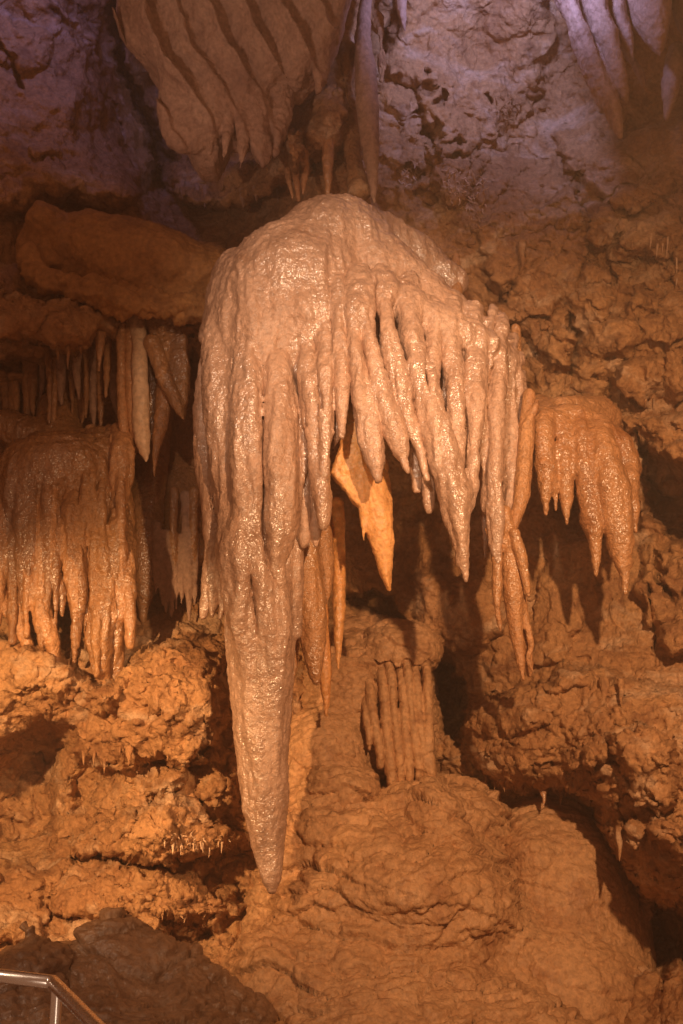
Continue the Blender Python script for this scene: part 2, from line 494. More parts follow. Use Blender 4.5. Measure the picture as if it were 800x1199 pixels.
def hole(poly, d, soft=10):
    global Yw
    if LL(np.mean(poly, 0)): d *= .62; soft *= 1.4
    Yw = Yw+d*sstep(0, soft, poly_sd(wu, wv, poly))

def crack(pts, w, d):
    global Yw
    Yw = Yw+d*(1-sstep(0, w, line_d(wu, wv, pts)))

def bump(px, py, rx, ry, d, rot=0.0, pw=1.0):
    global Yw
    x = (wu-px); y = (wv-py); c, s = cos(radians(rot)), sin(radians(rot))
    q = np.hypot((x*c+y*s)/rx, (-x*s+y*c)/ry)
    Yw = Yw-d*np.sqrt(np.clip(1-q*q, 0, 1))**pw

# top left: dark slanting rock face and the chasm behind the drapery
block([(-60,-60),(60,-60),(120,60),(165,130),(178,205),(150,245),(40,240),(-60,260)], .35, 40)
hole([(118,-60),(150,-60),(150,60),(190,140),(215,190),(200,240),(165,235),(168,160),(130,80)], .5, 18)
crack([(0,60),(18,70),(25,95)], 9, .1); crack([(60,10),(95,45),(110,75)], 8, .07); crack([(130,115),(140,160),(160,190)], 5, .07)
bump(57, 172, 16, 12, .08); bump(20, 50, 45, 30, .12, 30); bump(90, 215, 60, 26, .12, 15)
# rough fringe under the top left drapery
block([(180,190),(215,185),(260,190),(310,180),(345,150),(370,200),(320,215),(285,245),(245,250),(210,235),(188,215)], .5, 16)
block([(335,90),(395,60),(410,110),(405,170),(395,190),(370,190),(345,205),(330,170)], .3, 14)
# left rocks between slab and curtain
block([(-60,330),(40,345),(110,355),(200,375),(240,375),(235,395),(150,385),(140,400),(118,392),(85,420),(40,395),(-60,400)], .45, 14)
hole([(-60,415),(40,412),(85,430),(110,470),(60,500),(20,500),(-60,520)], .4, 20)
block([(-60,425),(30,430),(70,470),(55,480),(10,480),(-60,500)], .28, 12)
# deep dark gap left of the great stalactite
hole([(178,430),(235,400),(232,560),(228,650),(195,640),(180,560)], .5, 20)
# orange ledges, lower left
block([(-60,735),(60,760),(120,800),(190,745),(262,740),(272,830),(262,862),(215,905),(190,878),(160,890),(130,905),(112,900),(92,880),(88,850),(50,845),(0,880),(-60,900)], .42, 12)
hole([(-60,905),(0,880),(45,848),(85,862),(82,930),(75,1010),(0,1040),(-60,1050)], .5, 22)
block([(-60,890),(30,880),(80,905),(88,925),(70,950),(20,960),(-60,960)], .18, 20)
block([(-60,1000),(20,985),(75,960),(80,1020),(40,1100),(-60,1110)], .22, 20)
block([(72,985),(120,965),(190,930),(230,935),(290,985),(292,995),(205,1005),(205,1018),(150,1015),(80,1008)], .42, 10)
block([(80,1015),(200,1020),(260,1030),(300,1060),(260,1075),(255,1100),(150,1090),(60,1070),(60,1040)], .25, 12)
hole([(165,1068),(250,1075),(255,1110),(200,1110)], .3, 8)
block([(215,1120),(290,1110),(300,1145),(270,1150)], .2, 8)
bump(195, 912, 26, 22, .16, 0); bump(247, 895, 12, 12, .12); bump(255, 930, 22, 30, .14); bump(237, 893, 9, 9, .1)
bump(120, 812, 28, 20, .14, 20); bump(210, 800, 55, 45, .16)
hole([(100,880),(135,895),(110,960),(85,965),(85,910)], .25, 10)
hole([(215,1020),(262,1022),(300,1045),(315,1075),(285,1065),(240,1050)], .25, 8)
# upper right: pale smooth wall with pits, plates, cracks
block([(470,-60),(640,-60),(650,60),(625,130),(560,170),(520,190),(498,150),(485,110),(450,90),(455,20)], .16, 30)
for q in ((498,108,7),(513,118,5),(505,152,14),(535,175,16),(478,205,17),(492,235,13),(500,86,5),(488,128,5),(572,118,6)):
    bump(q[0], q[1], q[2]*1.1, q[2]*.9, -.09, random.uniform(-30, 30), .6)
block([(500,170),(550,165),(560,200),(545,235),(520,250),(505,220)], .12, 12)
block([(645,155),(700,145),(730,170),(752,150),(800,130),(860,120),(860,190),(790,210),(740,250),(700,225),(655,200)], .22, 12)
block([(690,235),(760,205),(860,180),(860,260),(800,295),(760,300),(720,310),(690,290)], .2, 12)
block([(560,265),(590,235),(640,240),(660,210),(690,240),(690,300),(725,335),(715,370),(700,385),(680,362),(660,355),(640,385),(600,350),(575,330)], .14, 10)
block([(590,335),(640,385),(672,380),(680,400),(668,430),(650,432),(620,395),(575,365)], .16, 9)
block([(700,385),(740,350),(790,365),(800,395),(780,412),(755,402),(720,412),(700,425),(670,440),(685,410)], .18, 9)
block([(745,345),(775,345),(788,360),(760,365),(742,358)], .14, 7)
block([(722,425),(765,418),(775,440),(755,475),(738,465),(720,445)], .22, 9)
block([(775,410),(860,395),(860,460),(790,470),(775,440)], .15, 9)
crack([(600,330),(592,352),(575,340)], 5, .08); crack([(672,375),(683,400),(672,420),(665,440)], 7, .12)
crack([(690,440),(720,455),(700,470),(660,480)], 7, .1); crack([(560,370),(600,380),(640,425),(640,450)], 6, .06)
# right edge, under the ledge
block([(660,480),(740,490),(860,470),(860,560),(790,560),(760,520),(700,500)], .2, 14)
hole([(735,505),(760,520),(860,560),(860,625),(790,640),(755,610),(745,560)], .5, 14)
block([(745,520),(860,500),(860,580),(780,585),(750,555)], .24, 12)
hole([(700,560),(760,600),(750,625),(660,640),(630,600),(655,560)], .25, 20)
block([(752,625),(800,640),(860,680),(860,780),(790,770),(760,720),(740,690)], .16, 10)
crack([(765,640),(775,680),(790,700)], 7, .14); crack([(760,690),(770,720),(765,760)], 5, .1)
# centre right wall
block([(480,680),(520,660),(590,690),(600,740),(560,770),(525,765),(495,745)], .12, 16)
block([(640,625),(690,630),(700,700),(660,790),(620,770),(630,700)], .1, 24)
hole([(508,765),(525,770),(545,800),(552,840),(540,880),(515,860),(510,820)], .6, 10)
hole([(400,690),(450,690),(480,720),(485,745),(440,720),(400,715)], .3, 10)
block([(540,830),(600,800),(700,780),(790,800),(860,830),(860,1060),(800,1085),(775,1065),(760,1050),(742,1040),(720,1010),(705,960),(690,935),(640,915),(600,925),(580,930),(552,890)], .3, 18)
hole([(600,930),(640,918),(690,940),(720,1010),(760,1060),(720,1100),(690,1050),(660,1000)], .32, 16)
hole([(765,1060),(800,1060),(860,1070),(860,1130),(790,1130),(775,1165),(750,1120)], .4, 10)
block([(715,860),(750,850),(790,870),(790,900),(785,935),(770,962),(750,935),(735,905)], .2, 12)
block([(760,965),(780,960),(800,985),(810,1030),(790,1010),(765,985)], .22, 8)
block([(700,960),(735,1000),(780,1040),(860,1060),(860,1010),(790,960)], .16, 10)
block([(690,1085),(750,1120),(800,1125),(860,1120),(860,1240),(740,1240),(700,1200)], .3, 16)
bump(600, 840, 40, 22, .1, 10); bump(690, 885, 30, 14, .12, -10); bump(660, 800, 30, 12, .1); bump(560, 845, 20, 14, .1)

# rock texture in relief: plates, knobs, crust
def region(px, py, rx, ry):
    return np.exp(-(((U0-px)/rx)**2+((V0-py)/ry)**2))
plate = np.clip(region(720, 380, 190, 170)+.8*region(150, 980, 190, 170)+.6*region(720, 950, 160, 140)+.5*region(60, 430, 100, 70)+.5*region(640, 240, 120, 80), 0, 1)
knob = np.clip(.8*region(520, 170, 60, 90)+.6*region(620, 260, 90, 80)+region(760, 280, 120, 60)+region(190, 960, 160, 150)+.9*region(620, 880, 150, 60)+.8*region(260, 215, 80, 40)+.7*region(740, 960, 100, 130)+.6*region(100, 800, 140, 60), 0, 1)
calm = np.clip(.75*region(565, 50, 60, 70)+.7*region(60, 110, 90, 110)+.5*region(560, 300, 60, 80)+.6*region(660, 700, 80, 80)+.5*region(520, 700, 80, 60), 0, 1)
outside = 1-sstep(0, 120, np.minimum(np.minimum(U0+100, 900-U0), np.minimum(V0+100, 1300-V0)))
F1, F2, cid = worley((wu+30*fbm(g2*1.1+60, 2))/74, (wv+26*fbm(g2*1.1+160, 2))/52, 1)
d = (.25+plate)*(.065*(cid-.5)+.034*sstep(0, .13, F2-F1))*(1-.8*calm)
F1, F2, cid = worley((wu+.3*wv+12*fbm(g2*2+260, 2))/27, (wv-.2*wu+12*fbm(g2*2+360, 2))/18, 2)
pm = sstep(-.1, .5, fbm(g2*1.6+460, 2))
d += (.12+.9*plate*pm)*(.028*(cid-.5)+.02*sstep(0, .25, F2-F1))*(1-.8*calm)
F1, F2, cid = worley(wu/9, wv/8, 4)
d += knob*.015*(1-sstep(0, .7, F1))+.004*(1-F1)
Wp = P(U0, V0, Yw)
q = Wp*1.0
d += (.09*fbm(q*1.9, 3)+.034*fbm(q*4.6+31, 3)+.018*ridged(q*4.4+3, 2)+.014*ridged(q*np.array([7, 7, 13])+9, 2))*(1-.5*calm)
d += (.012*fbm(q*26, 3)+.007*ridged(q*46, 2))*(1-.5*calm)*(.6+.7*knob)
Yw = Yw-d
Wp = P(U0, V0, Yw)
nu, nv_ = len(gu), len(gv)
Vw = Wp.reshape(-1, 3)
ii = np.arange(nu*nv_).reshape(nv_, nu)
Qw = np.stack([ii[:-1, :-1], ii[1:, :-1], ii[1:, 1:], ii[:-1, 1:]], -1).reshape(-1, 4)
Nw = vnormals(Vw, Qw)
# sideways push so that ledges overhang
push = np.stack([fbm(Vw*7+11, 3), 0*Vw[:, 0], fbm(Vw*7+77, 3)], 1)*.028
push += np.stack([ridged(Vw*20+31, 2), 0*Vw[:, 0], ridged(Vw*20+47, 2)-.6], 1)*.005
Vw = Vw+push+Nw*(0.012*fbm(Vw*16+5, 3)*(1-.6*calm.reshape(-1)))[:, None]
Vw = Vw+Nw*((.010*fbm(Vw*34+5, 3)+.006*ridged(Vw*24+8, 2))*np.clip(.35+knob.reshape(-1), 0, 1.2))[:, None]
tag(mesh_obj('cave_wall', Vw, Qw, M['wall']), kind='structure')

def wallY(px, py):
    return float(Yw[np.searchsorted(gv, py)-1, np.searchsorted(gu, px)-1])

# ------------------------------------------------------------------ the great hanging flowstone
DOME, COL, BLADE = 0, 1, 2
s = Solid()
Yc = 5.2
# dome (part 0)
s.ell(350, 350, 5.32, 88, 92, .37, DOME)
s.ell(390, 302, 5.45, 70, 64, .38, DOME)
s.ell(310, 400, 5.30, 66, 120, .34, DOME)
s.chain([(400,290,5.40,52),(455,335,5.30,46),(520,378,5.25,34),(580,412,5.3,18),(600,440,5.35,10)], DOME, .06)
s.chain([(400,250,5.6,20),(470,290,5.75,26),(530,330,5.8,16)], DOME, .05)
s.chain([(360,380,5.15,52),(345,440,5.2,36)], DOME, .05)
s.chain([(440,345,5.1,26),(520,385,5.08,22),(570,405,5.12,15)], DOME, .05)
s.chain([(245,395,5.35,10),(262,360,5.3,22),(280,320,5.4,28)], DOME, .04)
s.chain([(385,268,5.55,32),(372,262,5.7,26),(410,264,5.75,22)], DOME, .07)
s.chain([(421,336,4.97,5),(419,364,4.95,16)], DOME, .03)
s.chain([(457,322,5.0,4),(456,345,4.98,11)], DOME, .03)
# column (part 1)
s.chain([(300,470,5.2,56),(300,560,5.2,52),(302,640,5.2,46),(306,740,5.2,39),(306,850,5.2,32),(309,920,5.2,26),(313,985,5.2,18),(317,1020,5.2,11),(319,1042,5.2,3)], COL, .04)
s.chain([(262,370,5.2,18),(256,440,5.1,18),(262,520,5.1,17),(268,590,5.12,14),(272,640,5.12,8)], COL, .016)
s.chain([(288,390,5.1,18),(290,470,5.0,22),(290,560,5.0,22),(288,610,5.03,20)], COL, .018)
s.chain([(322,400,5.1,18),(326,480,4.98,21),(328,560,4.97,22),(328,620,4.98,17),(325,660,4.99,8),(325,682,5.0,2)], COL, .014)
s.chain([(284,600,5.08,22),(283,645,5.03,28),(280,690,5.03,20),(284,740,5.04,12),(290,785,5.08,5)], COL, .045)
s.chain([(298,640,5.0,16),(304,690,4.99,10),(300,735,5.02,7),(298,762,5.05,4)], COL, .012)
s.chain([(318,680,5.05,14),(322,740,5.06,17),(318,810,5.12,14),(316,860,5.18,10)], COL, .06)
s.chain([(338,560,5.15,14),(342,660,5.15,12),(344,740,5.2,8)], COL, .02)
# fringe sheet along the left edge (part 2)
s.chain([(248,400,5.28,9),(240,450,5.25,10),(240,520,5.25,11),(246,590,5.22,11),(250,640,5.2,9),(245,690,5.2,6),(237,722,5.2,2)], BLADE, .014, 1.0)
s.chain([(250,650,5.18,7),(250,700,5.18,4),(249,722,5.18,1.5)], BLADE, .01)
s.chain([(258,660,5.16,7),(262,700,5.16,4),(258,724,5.16,1.5)], BLADE, .01)
parts = {DOME: ('dome', M['main'], None), COL: ('column', M['main'], None), BLADE: ('fringe', M['main'], 'thin ragged fringe down the left edge of the column')}
fingers = [
 ([(330,440,5.05,12),(342,490,4.99,14),(345,550,5.0,12),(342,600,5.0,6),(342,618,5.0,1.5)], 'main'),
 ([(356,400,5.0,10),(366,450,4.95,13),(374,530,4.95,12),(377,590,4.95,8),(378,617,4.95,2)], 'main'),
 ([(377,380,4.96,8),(383,440,4.91,12),(381,500,4.91,10),(379,557,4.91,2)], 'main'),
 ([(396,350,4.92,8),(398,430,4.91,10),(400,480,4.91,7),(400,513,4.91,1.5)], 'main'),
 ([(414,352,4.91,11),(416,410,4.89,7),(427,470,4.89,13),(436,520,4.89,11),(442,563,4.89,2)], 'main'),
 ([(427,352,4.9,9),(436,415,4.88,6),(451,470,4.88,12),(465,515,4.88,11),(478,553,4.88,2)], 'main'),
 ([(448,350,4.92,9),(457,400,4.9,8),(470,455,4.9,12),(480,495,4.92,7),(492,535,4.93,4),(501,562,4.93,1.5)], 'main'),
 ([(478,365,4.95,13),(490,430,4.92,13),(511,500,4.92,17),(528,560,4.92,17),(538,620,4.92,13),(546,680,4.92,2)], 'main'),
 ([(507,385,4.98,10),(509,440,4.97,6),(510,500,4.96,6)], 'main'),
 ([(529,385,5.0,11),(533,450,4.98,12),(533,510,4.97,12),(540,580,4.95,10)], 'main'),
 ([(556,395,5.05,12),(556,470,5.02,13),(551,550,5.02,10),(544,600,5.0,6)], 'orangefront'),
 ([(574,395,5.1,5),(573,425,5.1,4),(570,440,5.1,2)], 'main'),
 ([(588,402,5.12,7),(581,480,5.1,9),(577,560,5.1,9),(578,620,5.1,9),(583,655,5.1,5)], 'orangefront'),
 ([(598,430,5.25,7),(600,520,5.25,7),(596,600,5.22,6),(590,640,5.18,5)], 'orangefront'),
]
for x, y0, y1, Yq, r in [(404,380,470,5.0,5),(420,400,505,5.02,5),(436,400,520,5.02,6),(446,420,500,5.0,4),(466,400,530,5.04,6),(486,400,575,5.05,6),(500,420,600,5.06,7),(520,420,560,5.06,6),
                        (544,400,610,5.08,6),(566,410,600,5.12,6),(566,430,655,5.2,5),(574,420,640,5.22,5),(590,430,600,5.25,5),(606,450,610,5.3,5),(612,470,585,5.32,4),(389,400,525,5.03,6),(368,420,640,5.08,7),(354,440,640,5.08,8)]:
    fingers.append(([(x, y0, Yq, r), (x+1, (y0+y1)/2-10, Yq-.01, r), (x+2, y1-16, Yq, r*.6), (x+2, y1, Yq, 1.3)], 'main'))
for i, (pts, mt) in enumerate(fingers):
    pid = 3+i
    p0 = pts[0]
    s.chain([(p0[0]+random.uniform(-3,3),p0[1]-34,p0[2]+.16,p0[3]*.7),(p0[0],p0[1]-6,p0[2]+.05,p0[3]*.8)]+pts[1:2], pid, .032)
    s.chain(pts[1:], pid, .010)
    parts[pid] = ('stalactite', M['main'], None)

for pts in [
 [(292,648,4.97,1),(294,680,4.975,2),(299,720,4.99,2.4),(301,752,5.01,1)],
 [(306,660,4.98,1.5),(307,690,5.0,3),(306,720,5.02,2)],
 [(312,660,4.97,2),(326,690,4.98,3),(336,680,5.0,3)],
 [(274,420,5.0,1.5),(275,500,4.99,3),(277,600,5.0,3),(270,630,5.02,2)],
 [(309,430,4.98,1),(309,520,4.96,3),(310,640,4.97,3.5),(312,665,4.97,1.5)],
 [(345,640,5.05,3),(340,700,5.08,2)],
 [(349,440,4.96,2),(352,520,4.96,3),(352,600,4.98,4)],
 [(250,430,5.2,2),(252,520,5.18,3.5),(258,620,5.16,3),(262,690,5.14,2)],
 [(350,420,4.9,1),(354,450,4.9,2.5),(360,500,4.92,3)],
 [(368,400,4.88,1),(372,440,4.88,2.5),(377,480,4.9,3)],
 [(389,385,4.86,1.5),(391,430,4.86,3),(391,500,4.88,4)],
 [(407,395,4.86,2),(409,430,4.86,4),(412,500,4.88,5)],
 [(444,385,4.88,2),(449,430,4.86,3)],
 [(499,410,4.9,2),(501,450,4.9,4),(505,490,4.92,2)],
 [(519,400,4.92,2),(521,450,4.92,4),(519,495,4.92,2)],
 [(545,410,4.98,2),(545,480,4.96,3),(543,560,4.96,3)],
 [(570,410,5.02,2),(569,480,5.02,4),(566,560,5.02,4)],
]: s.cut(pts)
build('hanging_flowstone', s, .0085, None, 'huge pinkish dome of wet flowstone with long tapering column and hanging fingers at the centre', 'flowstone formation', parts, 'drip', origin=P(318, 1045, 5.2))

# ------------------------------------------------------------------ separate stalactites, each one thing
def stal(name, pts, mat, label, group=None, cat='stalactite', h=None, k=.012, relief='smooth', amp=1.0, flat=1.0, extra=()):
    s = Solid(); s.chain(pts, 0, k, flat)
    for e in extra: s.chain(e, 0, k, flat)
    if h is None:
        r = max(p[3]*S(p[0], p[1], p[2]) for p in pts); h = min(max(r/5, .0045), .009)
    return build(name, s, h, M[mat], label, cat, None, relief, amp, group, sm=1)

G = 'stalactites hanging behind the great column'
stal('stalactite', [(356,560,5.45,10),(357,620,5.42,13),(362,700,5.4,17),(367,750,5.4,13),(371,800,5.4,2)], 'orange', 'ribbed orange stalactite close to the right side of the great column', G, relief='drip', amp=.8)
stal('stalactite', [(376,590,5.55,9),(380,640,5.52,10),(382,680,5.5,7),(383,708,5.5,1.5)], 'orange', 'short dark orange stalactite in the middle of those behind the fingers', G)
stal('stalactite', [(394,590,5.6,8),(397,650,5.6,8),(397,720,5.6,7),(396,783,5.6,1.5)], 'amber', 'slim smooth amber stalactite with its tip beside the orange drapery blade', G)
stal('stalactite', [(374,660,5.7,7),(378,740,5.7,8),(381,790,5.7,7),(382,838,5.7,1.5)], 'amber', 'amber stalactite reaching lowest right beside the great column', G)
stal('stalactite', [(345,680,5.5,5),(345,760,5.5,5),(343,800,5.5,2)], 'orange', 'thin orange stalactite pressed against the right flank of the column', G)
# orange drapery blade
s = Solid()
s.slab([(408,470),(420,500),(440,530),(455,540),(459,610),(458,660),(455,688),(449,676),(441,655),(436,640),(428,620),(420,594),(411,588),(404,576),(396,566),(387,556),(394,535),(401,512)], 5.16, .035, 0, .02, .02, (.12, 0))
s.chain([(436,550,5.16,15),(443,600,5.16,14),(450,650,5.17,9),(456,690,5.18,2)], 0, .03)
s.chain([(425,600,5.14,5),(426,632,5.14,1.5)], 0, .01)
s.chain([(408,550,5.16,13),(418,520,5.16,13),(420,450,5.2,13),(410,400,5.2,14)], 0, .03)
build('calcite_drapery', s, .006, M['amber'], 'broad jagged orange calcite blade hanging behind the middle fingers', 'drapery', None, 'smooth', 1.2)
# twig like tuft at the right end
s = Solid()
s.chain([(596,632,5.15,9),(600,680,5.15,11),(604,730,5.15,9),(609,765,5.15,6),(613,796,5.15,1.5)], 0, .012)
s.chain([(606,690,5.17,6),(616,730,5.17,5),(622,755,5.17,4),(618,772,5.17,3),(624,786,5.17,1.5)], 0, .01)
s.chain([(582,640,5.12,6),(582,680,5.12,6),(582,710,5.12,4),(586,738,5.12,1.5)], 0, .01)
s.chain([(603,625,5.1,6),(612,660,5.1,6),(619,698,5.1,1.5)], 0, .01)
s.chain([(590,600,5.15,9),(597,640,5.15,10)], 0, .02)
s.chain([(570,620,5.13,3),(580,636,5.12,4),(592,632,5.13,5)], 0, .01)
s.chain([(612,700,5.2,5),(618,760,5.22,5),(620,790,5.25,3)], 0, .01)
build('branched_stalactite', s, .005, M['orange'], 'branching orange stalactite with twig like tips below the right end of the dome', 'stalactite', None, 'smooth', 1.0)
stal('stalactite', [(619,462,5.25,7),(616,520,5.22,9),(610,580,5.2,8),(602,612,5.17,5),(596,628,5.15,3)], 'orange', 'crooked knobbly orange stalactite between the dome and the right orange cluster', relief='drip', amp=.6,
     extra=[[(616,500,5.2,4),(625,480,5.2,3),(628,470,5.2,1.5)]])
stal('stalactite', [(604,385,5.5,6),(604,430,5.45,5),(606,460,5.45,1.5)], 'orange', 'tiny brown stalactite in shadow just right of the dome')
stal('stalactite', [(534,300,5.9,4),(535,340,5.75,7),(537,360,5.7,5)], 'orange', 'stubby stalactite above the right shoulder of the dome')
# right orange cluster
s = Solid()
s.chain([(640,500,5.35,13),(665,487,5.4,14),(700,505,5.4,19),(728,535,5.42,20),(740,570,5.45,8)], 0, .04)
s.chain([(660,480,5.6,16),(700,490,5.85,26)], 0, .05)
s.chain([(650,490,5.45,12),(630,480,5.7,18)], 0, .05)
rp = {0: ('cap', M['orange'], None)}
for i, pts in enumerate([
 [(636,500,5.3,12),(637,545,5.28,11),(640,575,5.28,8),(639,602,5.28,1.5)],
 [(643,540,5.3,8),(649,570,5.3,5),(651,598,5.3,1.5)],
 [(661,500,5.32,8),(661,545,5.3,10),(663,580,5.3,8),(664,613,5.3,1.5)],
 [(680,500,5.32,10),(684,550,5.28,11),(693,605,5.28,13),(697,640,5.28,7),(698,674,5.28,1.5)],
 [(704,515,5.3,15),(715,570,5.28,22),(724,620,5.28,18),(730,660,5.28,9),(732,696,5.28,1.5)],
 [(736,560,5.35,12),(741,595,5.36,8),(744,622,5.36,2)]]):
    s.chain([(pts[0][0],pts[0][1]-16,pts[0][2]+.1,pts[0][3]*.7)]+pts[:2], 1+i, .04); s.chain(pts[1:], 1+i, .011); rp[1+i] = ('stalactite', M['orange'], None)
build('stalactite_cluster', s, .007, None, 'smooth orange cluster of fat stalactites hanging apart on the right', 'stalactite cluster', rp, 'smooth', 1.6, origin=P(700, 700, 5.4))

# ------------------------------------------------------------------ left curtain
s = Solid()
s.ell(70, 560, 6.05, 72, 52, .34, 0, .05)
s.ell(40, 590, 6.0, 46, 70, .3, 0, .05)
s.ell(105, 620, 6.05, 50, 100, .28, 0, .05)
s.ell(75, 620, 6.02, 50, 60, .24, 0, .05)
s.ell(128, 690, 6.02, 18, 70, .18, 0, .05)
s.chain([(10,500,6.25,20),(60,520,6.2,22),(120,525,6.15,20),(150,520,6.15,12)], 0, .05)
s.chain([(70,480,6.35,24),(70,520,6.2,24)], 0, .05)
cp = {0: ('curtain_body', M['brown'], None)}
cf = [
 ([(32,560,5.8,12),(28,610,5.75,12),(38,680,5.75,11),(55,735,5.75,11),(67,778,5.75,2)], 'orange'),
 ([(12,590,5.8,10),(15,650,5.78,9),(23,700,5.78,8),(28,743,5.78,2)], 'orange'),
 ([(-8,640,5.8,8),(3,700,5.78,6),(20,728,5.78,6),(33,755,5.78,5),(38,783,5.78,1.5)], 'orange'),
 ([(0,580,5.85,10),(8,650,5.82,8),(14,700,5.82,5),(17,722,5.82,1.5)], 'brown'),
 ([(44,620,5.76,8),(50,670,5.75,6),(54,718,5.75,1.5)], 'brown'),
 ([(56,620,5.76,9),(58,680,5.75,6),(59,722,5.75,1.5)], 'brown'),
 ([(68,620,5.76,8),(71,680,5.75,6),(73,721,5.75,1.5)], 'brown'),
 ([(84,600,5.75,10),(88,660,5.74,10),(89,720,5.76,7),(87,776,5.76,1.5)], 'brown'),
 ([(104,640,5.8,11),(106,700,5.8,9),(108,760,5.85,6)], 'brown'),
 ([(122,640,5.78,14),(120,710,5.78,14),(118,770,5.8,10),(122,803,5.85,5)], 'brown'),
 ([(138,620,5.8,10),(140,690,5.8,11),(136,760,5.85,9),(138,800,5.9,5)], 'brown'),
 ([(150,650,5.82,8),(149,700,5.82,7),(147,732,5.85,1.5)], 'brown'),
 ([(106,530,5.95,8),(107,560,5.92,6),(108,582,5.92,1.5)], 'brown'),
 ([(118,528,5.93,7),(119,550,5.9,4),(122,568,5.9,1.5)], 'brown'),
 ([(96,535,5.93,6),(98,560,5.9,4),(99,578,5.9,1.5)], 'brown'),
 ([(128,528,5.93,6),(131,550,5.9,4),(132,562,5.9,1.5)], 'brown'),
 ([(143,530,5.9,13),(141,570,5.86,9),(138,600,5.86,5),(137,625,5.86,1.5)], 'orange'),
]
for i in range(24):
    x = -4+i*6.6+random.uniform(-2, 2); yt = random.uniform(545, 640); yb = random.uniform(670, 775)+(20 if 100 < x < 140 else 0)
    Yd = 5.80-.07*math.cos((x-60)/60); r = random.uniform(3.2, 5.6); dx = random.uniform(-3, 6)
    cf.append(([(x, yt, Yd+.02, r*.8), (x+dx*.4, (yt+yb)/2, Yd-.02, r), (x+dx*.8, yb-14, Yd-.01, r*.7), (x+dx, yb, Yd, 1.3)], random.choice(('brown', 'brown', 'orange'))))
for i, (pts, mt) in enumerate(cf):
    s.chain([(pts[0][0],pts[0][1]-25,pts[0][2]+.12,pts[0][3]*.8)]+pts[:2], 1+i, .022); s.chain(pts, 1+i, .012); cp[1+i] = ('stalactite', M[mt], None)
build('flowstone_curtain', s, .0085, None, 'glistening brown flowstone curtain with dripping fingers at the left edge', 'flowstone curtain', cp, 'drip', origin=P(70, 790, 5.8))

G = 'stalactites under the ledge on the left'
for pts, mt, lb in [
 ([(160,365,6.0,10),(163,400,5.94,8.5),(164,430,5.9,9),(165,490,5.9,10),(168,520,5.9,8),(171,540,5.9,2)], 'pale', 'longest palest stalactite with blunt cream tip hanging below the ledge'),
 ([(143,370,6.0,7),(142,410,5.95,5),(143,460,5.93,6),(145,500,5.93,6),(146,526,5.93,3)], 'orange', 'narrow orange stalactite two left of the cream tipped one'),
 ([(153,365,6.02,8),(153,400,5.97,6),(153,450,5.93,7),(156,495,5.93,6),(159,515,5.93,2)], 'orange', 'knobbly orange stalactite touching the left side of the cream tipped one'),
 ([(196,380,6.1,14),(194,440,6.0,10),(189,490,5.97,9),(183,525,5.97,5),(181,557,5.97,1.5)], 'orange', 'orange spike with its tip right of the cream tipped stalactite'),
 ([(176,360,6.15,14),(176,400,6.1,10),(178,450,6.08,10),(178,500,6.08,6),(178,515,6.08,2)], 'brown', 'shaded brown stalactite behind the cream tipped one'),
 ([(93,385,6.3,9),(94,440,6.3,5),(96,470,6.28,6),(95,497,6.28,2)], 'orange', 'stubby orange stalactite above the left curtain'),
 ([(106,380,6.3,9),(107,430,6.3,5),(109,455,6.28,4),(109,473,6.28,1.5)], 'brown', 'small brown spike right of the stubby orange one above the curtain'),
 ([(119,365,6.0,10),(118,395,5.95,6),(117,415,5.93,4),(116,434,5.93,1.5)], 'orange', 'short orange tooth hanging from the lip of the ledge'),
 ([(80,400,6.35,10),(77,460,6.28,6),(77,500,6.22,8),(76,525,6.2,14)], 'brown', 'thin brown pillar standing on top of the left curtain'),
 ([(56,400,6.4,9),(56,440,6.35,5),(57,465,6.3,4),(59,482,6.3,1.5)], 'brown', 'small brown spike hanging in the dark hollow at far left'),
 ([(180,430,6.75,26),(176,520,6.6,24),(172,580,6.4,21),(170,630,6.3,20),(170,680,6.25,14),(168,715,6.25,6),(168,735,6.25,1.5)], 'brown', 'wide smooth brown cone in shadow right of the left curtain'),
]:
    stal('stalactite', pts, mt, lb, G)
s = Solid()
s.slab([(168,368),(195,362),(216,372),(222,430),(221,470),(216,492),(208,478),(196,462),(186,432)], 5.95, .05, 0, .02, .03, (-.3, 0))
s.chain([(178,400,5.9,9),(192,440,5.87,9),(205,470,5.87,6),(215,491,5.88,2)], 0, .03)
build('calcite_drapery', s, .007, M['brown'], 'dark brown triangular drapery right of the cream tipped stalactite', 'drapery', None, 'smooth', 1.5)
for i in range(17):
    x = 4+i*8.6+random.uniform(-3, 3); yt = random.uniform(405, 430)+max(0, 60-x)*.6; yb = yt+random.uniform(50, 105); r = random.uniform(3.2, 6.5); Yq = random.uniform(6.1, 6.3)
    stal('stalactite', [(x, yt-45, Yq+.12, r*1.6), (x, yt, Yq, r), (x+random.uniform(-2, 2), (yt+yb)/2, Yq-.02, r*.9), (x+random.uniform(-3, 3), yb, Yq-.02, 1.4)], random.choice(('brown', 'brown', 'orange', 'grey')),
         'slender brown stalactite in the ragged row between the left rocks and the curtain', 'ragged row above the left curtain', h=.008)
